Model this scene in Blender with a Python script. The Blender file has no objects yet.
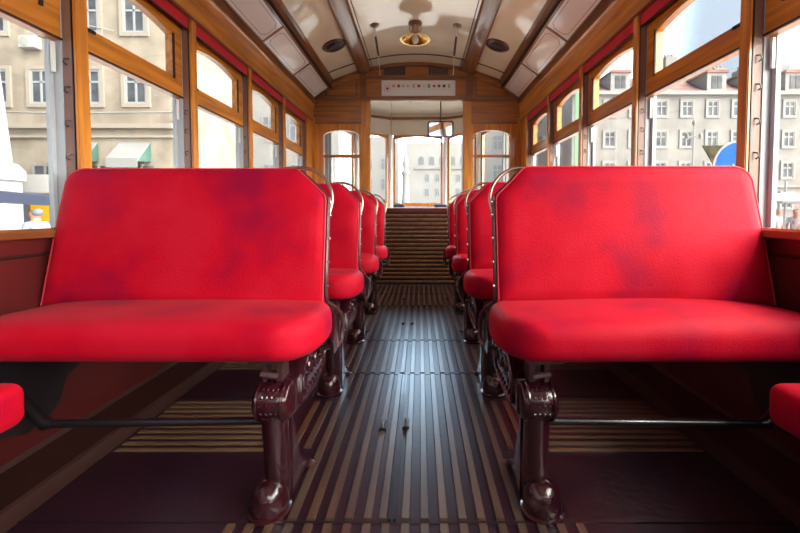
import bpy, bmesh, math, random
from mathutils import Vector, Matrix
random.seed(7)
S = bpy.context.scene
COL = S.collection
PI = math.pi

# ------------------------------------------------------------------ camera
cd = bpy.data.cameras.new('camera'); cam = bpy.data.objects.new('camera', cd); COL.objects.link(cam)
cam.location = (0.04, 0.0, 0.85)
cam.rotation_euler = (math.radians(90 - 2.3), 0, 0)
cd.lens = 18.0; cd.sensor_width = 36.0
cd.shift_x = -20 / 800; cd.shift_y = -38.4 / 800
cd.clip_start = 0.02; cd.clip_end = 400
cd.dof.use_dof = True; cd.dof.focus_distance = 1.35; cd.dof.aperture_fstop = 6.3
S.camera = cam
S.view_settings.view_transform = 'Standard'; S.view_settings.look = 'None'
S.view_settings.gamma = 1; S.view_settings.use_curve_mapping = False
S.view_settings.exposure = 1.05

# ------------------------------------------------------------------ sky
W = bpy.data.worlds.new('sky'); S.world = W; W.use_nodes = True
nt = W.node_tree; nt.nodes.clear()
out = nt.nodes.new('ShaderNodeOutputWorld'); bg = nt.nodes.new('ShaderNodeBackground')
tc = nt.nodes.new('ShaderNodeTexCoord'); sep = nt.nodes.new('ShaderNodeSeparateXYZ')
ramp = nt.nodes.new('ShaderNodeValToRGB')
nt.links.new(tc.outputs['Generated'], sep.inputs[0]); nt.links.new(sep.outputs['Z'], ramp.inputs[0])
e = ramp.color_ramp.elements
e[0].position = 0.0; e[0].color = (0.38, 0.42, 0.47, 1)
e[1].position = 0.9; e[1].color = (0.16, 0.26, 0.42, 1)
k = e.new(0.16); k.color = (0.34, 0.385, 0.44, 1)
k = e.new(0.40); k.color = (0.36, 0.43, 0.52, 1)
# broad bright haze around the sun
GD = Vector((0.93, -0.30, 0.36)).normalized()
dot = nt.nodes.new('ShaderNodeVectorMath'); dot.operation = 'DOT_PRODUCT'; dot.inputs[1].default_value = GD
nt.links.new(tc.outputs['Generated'], dot.inputs[0])
mr = nt.nodes.new('ShaderNodeMapRange'); mr.interpolation_type = 'SMOOTHSTEP'
mr.inputs['From Min'].default_value = 0.42; mr.inputs['From Max'].default_value = 1.0
mr.inputs['To Min'].default_value = 0.0; mr.inputs['To Max'].default_value = 10.5
nt.links.new(dot.outputs['Value'], mr.inputs['Value'])
glow = nt.nodes.new('ShaderNodeVectorMath'); glow.operation = 'SCALE'; glow.inputs[0].default_value = (1.0, 0.93, 0.82)
nt.links.new(mr.outputs[0], glow.inputs['Scale'])
add = nt.nodes.new('ShaderNodeVectorMath'); add.operation = 'ADD'
nt.links.new(ramp.outputs[0], add.inputs[0]); nt.links.new(glow.outputs[0], add.inputs[1])
# bright haze low in the sky down the street ahead
dot2 = nt.nodes.new('ShaderNodeVectorMath'); dot2.operation = 'DOT_PRODUCT'; dot2.inputs[1].default_value = Vector((0.0, 1.0, 0.36)).normalized()
nt.links.new(tc.outputs['Generated'], dot2.inputs[0])
mr2 = nt.nodes.new('ShaderNodeMapRange'); mr2.interpolation_type = 'SMOOTHSTEP'
mr2.inputs['From Min'].default_value = 0.84; mr2.inputs['From Max'].default_value = 0.995
mr2.inputs['To Min'].default_value = 0.0; mr2.inputs['To Max'].default_value = 9.0
nt.links.new(dot2.outputs['Value'], mr2.inputs['Value'])
glow2 = nt.nodes.new('ShaderNodeVectorMath'); glow2.operation = 'SCALE'; glow2.inputs[0].default_value = (0.52, 0.76, 1.0)
nt.links.new(mr2.outputs[0], glow2.inputs['Scale'])
add2 = nt.nodes.new('ShaderNodeVectorMath'); add2.operation = 'ADD'
nt.links.new(add.outputs[0], add2.inputs[0]); nt.links.new(glow2.outputs[0], add2.inputs[1])
nt.links.new(add2.outputs[0], bg.inputs[0]); bg.inputs[1].default_value = 1.0
nt.links.new(bg.outputs[0], out.inputs[0])

sd = bpy.data.lights.new('sun', 'SUN'); sun = bpy.data.objects.new('sun', sd); COL.objects.link(sun)
SD = Vector((0.40, -0.62, 0.68)).normalized()
sun.rotation_euler = SD.to_track_quat('Z', 'Y').to_euler()
sd.energy = 0.5; sd.angle = math.radians(2.5); sd.color = (1.0, 0.93, 0.84)

# ------------------------------------------------------------------ materials
MATS = {}
def mat(name, col, rough=0.5, metal=0.0, coat=0.0, coat_rough=0.08, sheen=0.0, vary=None, scale=(8, 8, 8), bump=0.0,
        detail=4, spec=0.5, lo=0.35, hi=0.65, bscale=None):
    m = bpy.data.materials.new(name); m.use_nodes = True
    n = m.node_tree; b = n.nodes['Principled BSDF']
    b.inputs['Base Color'].default_value = (*col, 1); b.inputs['Roughness'].default_value = rough
    b.inputs['Metallic'].default_value = metal; b.inputs['Coat Weight'].default_value = coat
    b.inputs['Coat Roughness'].default_value = coat_rough; b.inputs['Sheen Weight'].default_value = sheen
    b.inputs['Specular IOR Level'].default_value = spec
    t = n.nodes.new('ShaderNodeTexCoord'); mp = n.nodes.new('ShaderNodeMapping'); mp.inputs['Scale'].default_value = scale
    n.links.new(t.outputs['Object'], mp.inputs[0])
    nz = n.nodes.new('ShaderNodeTexNoise'); nz.inputs['Scale'].default_value = 1.0; nz.inputs['Detail'].default_value = detail
    n.links.new(mp.outputs[0], nz.inputs['Vector'])
    if vary:
        r = n.nodes.new('ShaderNodeValToRGB'); r.color_ramp.elements[0].position = lo; r.color_ramp.elements[1].position = hi
        r.color_ramp.elements[0].color = (*col, 1); r.color_ramp.elements[1].color = (*vary, 1)
        n.links.new(nz.outputs['Fac'], r.inputs[0]); n.links.new(r.outputs[0], b.inputs['Base Color'])
    if bump:
        bp = n.nodes.new('ShaderNodeBump'); bp.inputs['Strength'].default_value = bump; bp.inputs['Distance'].default_value = 0.01
        src = nz
        if bscale:
            src = n.nodes.new('ShaderNodeTexNoise'); src.inputs['Scale'].default_value = bscale; src.inputs['Detail'].default_value = 3
            n.links.new(t.outputs['Object'], src.inputs['Vector'])
        n.links.new(src.outputs['Fac'], bp.inputs['Height']); n.links.new(bp.outputs[0], b.inputs['Normal'])
    MATS[name] = m; return m
OR = (0.62, 0.235, 0.022); OR2 = (0.38, 0.118, 0.013)
mat('oak_y', OR, 0.35, coat=0.6, vary=OR2, scale=(40, 2.2, 40), detail=6, bump=0.05)
mat('oak_z', OR, 0.35, coat=0.6, vary=OR2, scale=(40, 40, 2.2), detail=6, bump=0.05)
mat('oak_x', (0.42, 0.15, 0.024), 0.35, coat=0.6, vary=(0.24, 0.075, 0.013), scale=(2.2, 40, 40), detail=6, bump=0.05)
mat('brown_y', (0.26, 0.092, 0.024), 0.3, coat=0.7, vary=(0.13, 0.045, 0.014), scale=(30, 2, 30), detail=6)
mat('brown_x', (0.24, 0.085, 0.02), 0.3, coat=0.6, vary=(0.15, 0.05, 0.013), scale=(2, 30, 30), detail=6)
mat('jamb', (0.27, 0.15, 0.11), 0.5, coat=0.2, vary=(0.18, 0.09, 0.07), scale=(20, 20, 2.5), detail=6)
mat('darkwood', (0.035, 0.012, 0.010), 0.5, coat=0.0, spec=0.25)
mat('slatwood', (0.16, 0.075, 0.028), 0.35, coat=0.3, vary=(0.09, 0.04, 0.016), scale=(20, 2, 20))
mat('redpaint', (0.085, 0.011, 0.011), 0.32, coat=0.4, vary=(0.06, 0.008, 0.008), scale=(6, 2, 6))
mat('cream', (0.86, 0.80, 0.60), 0.2, coat=1.0, coat_rough=0.06, vary=(0.82, 0.74, 0.53), scale=(2, 3, 2), bump=0.35, bscale=3.0)
mat('cream_matte', (0.66, 0.60, 0.50), 0.5, vary=(0.6, 0.54, 0.44), scale=(4, 4, 4))
mat('advert', (0.80, 0.77, 0.73), 0.25, coat=1.0, coat_rough=0.04, vary=(0.75, 0.71, 0.68), scale=(3, 3, 3))
mat('inkline', (0.10, 0.06, 0.06), 0.5)
mat('velvet', (0.41, 0.001, 0.017), 0.62, sheen=0.03, spec=0.10, vary=(0.25, 0.001, 0.028), scale=(4.5, 4.5, 4.5), detail=5, lo=0.38, hi=0.72, bump=0.12, bscale=160)
_r = [q for q in MATS['velvet'].node_tree.nodes if q.type == 'VALTORGB'][0].color_ramp
_e = _r.elements.new(0.50); _e.color = (0.43, 0.001, 0.015, 1); _r.elements[0].color = (0.46, 0.005, 0.022, 1)
MATS['velvet'].node_tree.nodes['Principled BSDF'].inputs['Sheen Tint'].default_value = (1.0, 0.62, 0.72, 1)
MATS['velvet'].node_tree.nodes['Principled BSDF'].inputs['Sheen Roughness'].default_value = 0.45
mat('piping', (0.55, 0.02, 0.04), 0.6)
mat('blind', (0.50, 0.010, 0.022), 0.8, bump=0.1, scale=(60, 60, 60))
mat('casting', (0.036, 0.005, 0.009), 0.2, coat=0.7, coat_rough=0.12, vary=(0.024, 0.004, 0.008), scale=(9, 9, 9), bump=0.25, bscale=55)
mat('blackiron', (0.012, 0.009, 0.012), 0.35, coat=0.3)
mat('steel', (0.35, 0.33, 0.34), 0.3, metal=1.0)
mat('brass', (0.66, 0.40, 0.13), 0.2, metal=1.0)
mat('bronze', (0.42, 0.30, 0.24), 0.28, metal=1.0)
mat('frame_iron', (0.10, 0.045, 0.05), 0.3, metal=0.5, coat=0.4)
mat('floorpaint', (0.022, 0.006, 0.015), 0.33, spec=0.6, vary=(0.019, 0.006, 0.012), scale=(5, 5, 5), bump=0.12, bscale=40)
mat('treadslat', (0.105, 0.058, 0.032), 0.34, spec=0.85, vary=(0.045, 0.025, 0.016), scale=(25, 3, 25), detail=6, bump=0.04)
mat('treadslat_x', (0.16, 0.10, 0.055), 0.4, coat=0.2, vary=(0.13, 0.075, 0.04), scale=(3, 25, 25), detail=6, bump=0.1)
mat('white', (0.75, 0.74, 0.72), 0.4)
mat('whitepaint', (0.42, 0.46, 0.50), 0.35)
mat('navy', (0.03, 0.05, 0.14), 0.5)
mat('signwhite', (0.72, 0.70, 0.68), 0.4)
for nme, c in dict(ink_red=(0.5, 0.03, 0.03), ink_orange=(0.6, 0.22, 0.04), ink_yellow=(0.6, 0.42, 0.06), ink_green=(0.1, 0.3, 0.12), ink_dark=(0.06, 0.05, 0.06), ink_pale=(0.42, 0.40, 0.42)).items(): mat(nme, c, 0.5)
mat('beige', (0.255, 0.222, 0.175), 0.9, vary=(0.17, 0.145, 0.115), scale=(0.9, 0.9, 0.9), detail=8)
mat('beige_band', (0.23, 0.205, 0.17), 0.9)
mat('palewall', (0.235, 0.228, 0.218), 0.9, vary=(0.17, 0.165, 0.158), scale=(0.5, 0.5, 0.5), detail=7)
mat('farwall', (0.25, 0.247, 0.24), 0.9, vary=(0.22, 0.217, 0.212), scale=(0.2, 0.2, 0.2), detail=6)
mat('grey_wall', (0.25, 0.25, 0.245), 0.9, vary=(0.19, 0.19, 0.19), scale=(0.4, 0.4, 0.4), detail=6)  # mottled pale grey for outdoor walls, platform doors and small fittings
mat('rooftile', (0.15, 0.055, 0.05), 0.9, vary=(0.23, 0.15, 0.125), scale=(0.6, 0.6, 3.0), detail=7)
mat('winframe', (0.24, 0.25, 0.26), 0.5)
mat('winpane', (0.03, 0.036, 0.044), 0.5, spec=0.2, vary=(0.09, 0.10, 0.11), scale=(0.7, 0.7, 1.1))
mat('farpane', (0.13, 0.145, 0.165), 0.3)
mat('stone', (0.24, 0.25, 0.26), 0.9, spec=0.1, vary=(0.20, 0.21, 0.22), scale=(1, 1, 1))
mat('paving', (0.42, 0.40, 0.37), 0.9, vary=(0.36, 0.345, 0.32), scale=(0.6, 0.6, 0.6))
mat('slate', (0.055, 0.068, 0.11), 0.8, spec=0.15)
mat('yellow', (0.42, 0.24, 0.008), 0.8, spec=0.1); mat('ext_white', (0.30, 0.30, 0.30), 0.9, spec=0.1)
mat('awning', (0.20, 0.205, 0.205), 0.9, spec=0.1); mat('awning_green', (0.05, 0.11, 0.095), 0.9, spec=0.1)
mat('blue', (0.012, 0.085, 0.36), 0.8, spec=0.1); mat('olive', (0.055, 0.052, 0.028), 0.9, spec=0.1)
mat('greenban', (0.15, 0.27, 0.16), 0.9)
mat('skin', (0.30, 0.15, 0.11), 0.8, spec=0.2); mat('greyhair', (0.12, 0.13, 0.15), 0.9, spec=0.1); mat('brownhair', (0.08, 0.05, 0.04), 0.9)
mat('shirt_blue', (0.20, 0.24, 0.32), 0.9, spec=0.1); mat('shirt_white', (0.33, 0.33, 0.33), 0.9, spec=0.1); mat('trousers', (0.08, 0.09, 0.12), 0.9)
mat('leather', (0.06, 0.03, 0.025), 0.6)
mat('bulb', (0.8, 0.78, 0.72), 0.1, coat=1.0)
mat('mirror', (0.85, 0.87, 0.88), 0.03, metal=1.0)
mat('leaf', (0.10, 0.14, 0.07), 0.9, vary=(0.16, 0.2, 0.12), scale=(3, 3, 3))

g = bpy.data.materials.new('glass'); g.use_nodes = True; n = g.node_tree; n.nodes.clear()
o_ = n.nodes.new('ShaderNodeOutputMaterial'); mx = n.nodes.new('ShaderNodeMixShader'); tr = n.nodes.new('ShaderNodeBsdfTransparent')
gl = n.nodes.new('ShaderNodeBsdfGlossy'); gl.inputs['Roughness'].default_value = 0.02; fr = n.nodes.new('ShaderNodeLayerWeight'); fr.inputs[0].default_value = 0.5
pw = n.nodes.new('ShaderNodeMath'); pw.operation = 'POWER'; pw.inputs[1].default_value = 5.0; ml = n.nodes.new('ShaderNodeMath'); ml.operation = 'MULTIPLY_ADD'; ml.inputs[1].default_value = 0.5; ml.inputs[2].default_value = 0.03
n.links.new(fr.outputs['Facing'], pw.inputs[0]); n.links.new(pw.outputs[0], ml.inputs[0])
tr.inputs[0].default_value = (0.96, 0.97, 0.97, 1)
n.links.new(ml.outputs[0], mx.inputs[0]); n.links.new(tr.outputs[0], mx.inputs[1]); n.links.new(gl.outputs[0], mx.inputs[2]); n.links.new(mx.outputs[0], o_.inputs[0])
MATS['glass'] = g

MATS['treadslat'].node_tree.nodes['Principled BSDF'].inputs['IOR'].default_value = 1.8
MATS['cream'].node_tree.nodes['Principled BSDF'].inputs['Coat IOR'].default_value = 1.75
# ------------------------------------------------------------------ mesh builder
class MB:
    def __init__(s): s.v = []; s.f = []; s.m = []; s.mats = []
    def mi(s, m):
        if m not in s.mats: s.mats.append(m)
        return s.mats.index(m)
    def add(s, vs, fs, m=None):
        b = len(s.v); s.v += [tuple(p) for p in vs]; k = s.mi(m) if m else 0
        for f in fs: s.f.append([b + i for i in f]); s.m.append(k)
    def box(s, a, b, m=None):
        (x0, y0, z0), (x1, y1, z1) = [tuple(min(p, q) for p, q in zip(a, b)), tuple(max(p, q) for p, q in zip(a, b))]
        s.add([(x0, y0, z0), (x1, y0, z0), (x1, y1, z0), (x0, y1, z0), (x0, y0, z1), (x1, y0, z1), (x1, y1, z1), (x0, y1, z1)],
              [(0, 3, 2, 1), (4, 5, 6, 7), (0, 1, 5, 4), (1, 2, 6, 5), (2, 3, 7, 6), (3, 0, 4, 7)], m)
        return s
    def prism(s, prof, fn, a, b, m=None):      # prof: list of (u,v); fn(u,v,w) -> xyz ; extruded w from a to b
        n = len(prof)
        vs = [fn(u, v, a) for u, v in prof] + [fn(u, v, b) for u, v in prof]
        s.add(vs, [list(range(n))[::-1], [n + i for i in range(n)]] + [(i, (i + 1) % n, n + (i + 1) % n, n + i) for i in range(n)], m)
        return s
    def ring(s, outer, inner, fn, a, b, m=None):
        n = len(outer); vs = []
        for w in (a, b): vs += [fn(u, v, w) for u, v in outer] + [fn(u, v, w) for u, v in inner]
        fs = []
        for i in range(n):
            j = (i + 1) % n
            fs += [(i, j, n + j, n + i), (2 * n + j, 2 * n + i, 3 * n + i, 3 * n + j), (j, i, 2 * n + i, 2 * n + j), (n + i, n + j, 3 * n + j, 3 * n + i)]
        s.add(vs, fs, m); return s
    def loft(s, rings, m=None, cap=True):
        n = len(rings[0]); vs = [p for r in rings for p in r]; fs = []
        for k in range(len(rings) - 1):
            for i in range(n):
                j = (i + 1) % n; fs.append((k * n + i, k * n + j, (k + 1) * n + j, (k + 1) * n + i))
        if cap: fs += [list(range(n))[::-1], [(len(rings) - 1) * n + i for i in range(n)]]
        s.add(vs, fs, m); return s
    def tube(s, pts, r, seg=8, m=None):
        pts = [Vector(p) for p in pts]; rings = []; up = None
        for i, p in enumerate(pts):
            t = (pts[min(i + 1, len(pts) - 1)] - pts[max(i - 1, 0)]).normalized()
            if up is None: up = t.orthogonal().normalized()
            up = (up - t * up.dot(t)).normalized(); sd_ = t.cross(up)
            rr = r[i] if isinstance(r, (list, tuple)) else r
            rings.append([p + (up * math.cos(a) + sd_ * math.sin(a)) * rr for a in [2 * PI * q / seg for q in range(seg)]])
        return s.loft(rings, m)
    def lathe(s, prof, c, seg=20, m=None):      # prof (r,z) about vertical axis at c
        return s.loft([[(c[0] + r * math.cos(2 * PI * q / seg), c[1] + r * math.sin(2 * PI * q / seg), c[2] + z) for q in range(seg)] for r, z in prof], m)
    def build(s, name, m=None, parent=None, smooth=40, bevel=0, loc=None):
        me = bpy.data.meshes.new(name); me.from_pydata(s.v, [], s.f)
        if s.mats:
            for q in s.mats: me.materials.append(MATS[q])
            me.polygons.foreach_set('material_index', s.m)
        else: me.materials.append(MATS[m])
        bm = bmesh.new(); bm.from_mesh(me); bmesh.ops.recalc_face_normals(bm, faces=bm.faces)
        if bevel:
            bmesh.ops.bevel(bm, geom=[e for e in bm.edges if e.is_manifold and e.calc_face_angle(0) > 0.6], offset=bevel, segments=2, affect='EDGES', clamp_overlap=True)
        bm.to_mesh(me); bm.free()
        if smooth:
            me.polygons.foreach_set('use_smooth', [True] * len(me.polygons)); me.set_sharp_from_angle(angle=math.radians(smooth))
        o = bpy.data.objects.new(name, me); COL.objects.link(o)
        if parent:
            o.parent = parent; o.matrix_parent_inverse = Matrix.Translation(-abs_loc(parent))
        return o
def abs_loc(o):
    return o.location.copy() if o.type == 'EMPTY' else Vector((0, 0, 0))   # meshes are built in world coordinates
def box(name, a, b, m, parent=None, bevel=0.0): return MB().box(a, b).build(name, m, parent, bevel=bevel, smooth=30)
def tag(o, label=None, cat=None, group=None, kind=None):
    if label: o['label'] = label
    if cat: o['category'] = cat
    if group: o['group'] = group
    if kind: o['kind'] = kind
    return o
def struct(o): o['kind'] = 'structure'; return o
def empty(name, loc=(0, 0, 0), label=None, cat=None, group=None):
    o = bpy.data.objects.new(name, None); COL.objects.link(o); o.location = loc; o.empty_display_size = 0.1
    return tag(o, label, cat, group)
def copy_tree(o, parent=None):
    c = o.copy(); COL.objects.link(c)
    if parent: c.parent = parent; c.matrix_parent_inverse = o.matrix_parent_inverse.copy()
    for ch in [q for q in KIDS.get(o.name, [])]: copy_tree(ch, c)
    return c
KIDS = {}
def index_kids():
    KIDS.clear()
    for o in bpy.data.objects:
        if o.parent: KIDS.setdefault(o.parent.name, []).append(o)
def XP(u, v, w): return (w, u, v)      # profile in YZ, extruded along X
def YP(u, v, w): return (u, w, v)      # profile in XZ, extruded along Y

def rbox(c, h, r, n=(10, 8, 6), warp=None):      # rounded cushion-like box
    mb = MB()
    def lin(k, hh, rr):
        ts = [-hh + rr * q for q in (0, .3, .65, 1)] + [(-hh + rr) + (2 * hh - 2 * rr) * q / k for q in range(1, k)] + [hh - rr * q for q in (1, .65, .3, 0)]
        return ts
    L = [lin(n[i], h[i], r[i] if isinstance(r, tuple) else r) for i in range(3)]
    rr = r if not isinstance(r, tuple) else r
    def place(p):
        rv = (r, r, r) if not isinstance(r, tuple) else r
        inn = [max(-(h[i] - rv[i]), min(h[i] - rv[i], p[i])) for i in range(3)]
        d = [(p[i] - inn[i]) / rv[i] for i in range(3)]
        l = math.sqrt(sum(q * q for q in d))
        q = [inn[i] + (rv[i] * d[i] / l if l > 1e-9 else 0) for i in range(3)]
        if warp: q = warp(q)
        return (c[0] + q[0], c[1] + q[1], c[2] + q[2])
    for ax in range(3):
        a, b = [(1, 2), (0, 2), (0, 1)][ax]
        for sg in (-1, 1):
            vs = []; A, B = L[a], L[b]
            for u in A:
                for v in B:
                    p = [0, 0, 0]; p[ax] = sg * h[ax]; p[a] = u; p[b] = v; vs.append(place(p))
            nb = len(B); fs = [(i * nb + j, i * nb + j + 1, (i + 1) * nb + j + 1, (i + 1) * nb + j) for i in range(len(A) - 1) for j in range(nb - 1)]
            mb.add(vs, fs)
    return mb
def weld(o):
    bm = bmesh.new(); bm.from_mesh(o.data); bmesh.ops.remove_doubles(bm, verts=bm.verts, dist=1e-5); bmesh.ops.recalc_face_normals(bm, faces=bm.faces)
    bm.to_mesh(o.data); bm.free(); o.data.polygons.foreach_set('use_smooth', [True] * len(o.data.polygons)); return o

HW = 1.2; Y0 = -1.6; YB = 4.65; PP = [1.43 + 0.737 * k for k in range(-4, 5)]; PW0 = 0.056
# ------------------------------------------------------------------ street ground
struct(box('ground', (-70, -40, -0.85), (80, 130, -0.75), 'paving'))

# ------------------------------------------------------------------ tram floor
fl = struct(box('floor', (-1.28, Y0, -0.04), (1.28, 4.64, 0.0), 'floorpaint'))
struct(box('floor', (-1.2, 4.66, -0.12), (1.2, 6.2, -0.05), 'floorpaint'))
# tread slats along the aisle, laid in boards with joints
def slats(y0, y1, xs, parent, name='tread_slats'):
    mb = MB()
    for x in xs:
        mb.prism([(x - 0.0125, 0.0), (x - 0.0105, 0.007), (x + 0.0105, 0.007), (x + 0.0125, 0.0)], YP, y0 + 0.004, y1 - 0.004)
    o = mb.build(name, 'treadslat', parent, smooth=0); return o
SP = 0.0524
slats(-0.6, 1.055, [SP * k for k in range(-9, 10)], fl)
slats(1.065, 2.06, [SP * k for k in range(-6, 7) if k != -1] , fl)
slats(2.07, 2.60, [SP * k for k in range(-6, 7)], fl)
slats(2.61, 3.58, [SP * k for k in range(-6, 7)], fl)
slats(3.59, 4.10, [SP * (k - .5) for k in range(-8, 10)], fl)
slats(4.11, 4.62, [SP * (k - .5) for k in range(-8, 10)], fl)
for kb in range(4):
    for s in (-1, 1):
        slats(1.40 + .745 * kb, 1.76 + .745 * kb, [s * (0.314 + SP * 1.0), s * (0.314 + SP * 2.0)], fl)
        slats(1.13 + .745 * kb, 1.80 + .745 * kb, [s * (0.314 + SP * 0.3)] if kb == 9 else [], fl) if kb == 9 else None
# slot strip left of centre and split slat
slats(1.065, 2.06, [-SP * 1.25 + 0.003], fl)
mb = MB(); mb.box((-0.048, 1.065, 0.0), (-0.041, 2.05, 0.008)); mb.box((-0.033, 1.065, 0.0), (-0.027, 2.05, 0.008)); mb.build('slot_rail', 'blackiron', fl)
# board joints
for y in (1.06, 2.065, 2.605, 3.585, 4.105):
    box('board_joint', (-0.50, y - 0.0035, 0.0), (0.50, y + 0.0035, 0.002), 'blackiron', fl)
# cross slats under the benches
for kb in range(4):
    for s in (-1, 1):
        mb = MB()
        for q in range(10):
            y = 1.395 + .745 * kb + q * 0.0395
            mb.prism([(y - 0.009, 0), (y - 0.008, 0.004), (y + 0.008, 0.004), (y + 0.009, 0)], XP, s * 0.50, s * 1.045)
        mb.build('cross_slats', 'treadslat_x', fl, smooth=0)
        box('board_joint', (s * 0.47, 1.06 + .745 * kb, 0), (s * 1.08, 1.066 + .745 * kb, 0.003), 'blackiron', fl)
        box('hatch_edge', (s * 0.455, 1.07 + .745 * kb, 0), (s * 0.462, 1.36 + .745 * kb, 0.003), 'blackiron', fl)

# ------------------------------------------------------------------ side walls, windows
for s, side in ((-1, 'left'), (1, 'right')):
    PP = [1.43 + (0.033 if s < 0 else 0.0) + 0.735 * k for k in range(-4, 5)]; PW = 0.056 if s < 0 else 0.046
    w = MB().box((s * 1.24, Y0, 0.0), (s * 1.30, 4.69, 0.70)).build('wall_' + side, 'redpaint', smooth=0); struct(w)
    MB().box((s * 1.233, Y0, 0.712), (s * 1.30, 4.65, 0.765)).build('upper_board', 'redpaint', w, bevel=0.003)
    MB().prism([(s * 1.241, 0.70), (s * 1.236, 0.706), (s * 1.241, 0.712), (s * 1.25, 0.706)], YP, Y0, 4.65).build('bead', 'darkwood', w)
    MB().prism([(s * 1.205, 0.765), (s * 1.205, 0.788), (s * 1.213, 0.796), (s * 1.34, 0.790), (s * 1.34, 0.76)], YP, Y0, 4.65).build('window_sill', 'brown_y', w)
    # heating duct along the foot of the wall
    d = struct(MB().prism([(s * 1.2, 0.0), (s * 1.06, 0.0), (s * 1.07, 0.045), (s * 1.085, 0.058), (s * 1.23, 0.058), (s * 1.241, 0.075), (s * 1.241, 0.0)], YP, Y0, 4.64).build('baseboard_' + side, 'darkwood'))
    MB().prism([(s * 1.066, 0.05), (s * 1.066, 0.062), (s * 1.09, 0.062), (s * 1.09, 0.055)], YP, Y0, 4.64).build('edge_strip', 'darkwood', d)
    # posts
    for p in PP:
        q = MB().box((s * 1.196, p, 0.78), (s * 1.209, p + PW, 1.90)).build('post', 'oak_z', w, bevel=0.003)
        MB().box((s * 1.2095, p + 0.001, 0.78), (s * 1.2465, p + PW - 0.001, 1.92)).build('jamb', 'jamb', q)
        MB().box((s * 1.247, p - 0.003, 0.78), (s * 1.292, p + PW + 0.003, 1.98)).build('outer_post', 'whitepaint', q)
        MB().box((s * 1.2095, p + 0.010, 0.80), (s * 1.2125, p - 0.0015, 1.88)).build('groove', 'blackiron', q)
        if p > 0.6:
            for z in (1.05, 1.17, 1.29, 1.39):
                MB().tube([(s * 1.225, p + 0.002, z + 0.012), (s * 1.232, p - 0.010, z + 0.008), (s * 1.233, p - 0.013, z - 0.006), (s * 1.228, p - 0.004, z - 0.012)], 0.0028, 6).build('latch', 'blackiron', q)
    # end board after the last post
    MB().box((s * 1.2, 4.45, 0.79), (s * 1.3, 4.69, 1.905)).build('end_board', 'oak_z', w, smooth=0)
    # cornice and the board above
    MB().prism([(s * 1.209, 1.90), (s * 1.190, 1.903), (s * 1.180, 2.06), (s * 1.167, 2.075), (s * 1.167, 2.085), (s * 1.30, 2.085), (s * 1.30, 1.938), (s * 1.209, 1.938)], YP, Y0, 4.65).build('cornice', 'oak_y', w)
    MB().prism([(s * 1.209, 1.893), (s * 1.186, 1.893), (s * 1.184, 1.902), (s * 1.209, 1.902)], YP, Y0, 4.65).build('cornice_bead', 'brown_y', w)
    MB().prism([(s * 1.166, 2.086), (s * 1.158, 2.14), (s * 0.985, 2.262), (s * 0.962, 2.352), (s * 1.0, 2.40), (s * 1.30, 2.40), (s * 1.30, 2.086)], YP, Y0, 4.65).build('cove_board', 'brown_y', w)
    MB().prism([(s * 0.983, 2.262), (s * 0.972, 2.258), (s * 0.967, 2.28), (s * 0.976, 2.29)], YP, Y0, 4.65).build('cove_bead', 'darkwood', w)
    for i in range(len(PP)):
        ya = PP[i] + PW; yb = PP[i + 1] if i + 1 < len(PP) else None
        if yb is None: break
        wn = 'window_%d' % (i + 1 + (0 if s < 0 else 8))
        xa, xb = s * 1.247, s * 1.283
        # upper sash: stiles, arched head, transom
        oy0, oy1, oz0, oz1 = ya + 0.004, yb - 0.004, 1.463, 1.875
        iy0, iy1, iz0, izs = ya + 0.040, yb - 0.085, 1.562, 1.772
        N = 14; inner = [(iy0, iz0), (iy1, iz0)]; outer = [(oy0, oz0), (oy1, oz0)]
        for q in range(N + 1):
            t = q / N; y = iy1 + (iy0 - iy1) * t; inner.append((y, izs + 0.034 * (1 - (2 * t - 1) ** 2)))
            outer.append((oy1 + (oy0 - oy1) * t, oz1))
        fr_ = MB().ring(outer, inner, XP, xa, xb).build(wn, 'oak_y', smooth=30, bevel=0); struct(fr_)
        MB().box((s * 1.240, iy1 + 0.0, 1.55), (s * 1.247, iy1 + 0.012, 1.78)).build('sash_bead', 'darkwood', fr_)
        MB().box((s * 1.240, oy0, 1.464), (s * 1.252, oy1, 1.471)).build('weather_strip', 'darkwood', fr_)
        if 2 < i:
            MB().box((s * 1.239, ya + 0.05, 1.548), (s * 1.247, ya + 0.09, 1.560)).build('latch_plate', 'blackiron', fr_)
        MB().box((s * 1.268, iy0 - 0.01, iz0 - 0.01), (s * 1.272, iy1 + 0.01, 1.82)).build('upper_pane', 'glass', fr_, smooth=0)
        lp = MB().box((s * 1.284, ya + .003, 0.795), (s * 1.287, yb - 0.003, 1.47)).build('lower_pane', 'glass', fr_, smooth=0)
        MB().box((s * 1.276, yb - 0.022, 0.795), (s * 1.292, yb - 0.004, 1.463)).build('pane_edge', 'whitepaint', fr_)
        MB().box((s * 1.262, yb - 0.020, 1.35), (s * 1.272, yb - 0.010, 1.455)).build('lift_catch', 'white', fr_)
        MB().box((s * 1.236, ya, 1.876), (s * 1.30, yb, 1.935)).build('head_board', 'darkwood', fr_, smooth=0)
        if i >= 3:
            names = {3: 'nearest', 4: 'second nearest', 5: 'middle', 6: 'fourth from the viewer', 7: 'farthest'}
            nm_ = ['', '', '', 'over the nearest window', 'over the window cut by the front backrest', 'over the third window from the viewer', 'over the fourth window from the viewer', 'over the farthest window by the bulkhead'][i]
            b = MB().box((s * 1.210, ya + 0.002, 1.838), (s * 1.220, yb - 0.002, 1.93)).build('roller_blind', 'blind', smooth=0)
            b.data.materials.clear(); b.data.materials.append(MATS['blind'])
            tag(b, 'rolled red blind on %s wall, %s' % (side, nm_), 'window blind', 'red blinds above the windows')
            MB().tube([(s * 1.215, ya + 0.002, 1.834), (s * 1.215, yb - 0.002, 1.834)], 0.006, 8).build('hem_bar', 'darkwood', b)

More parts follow.
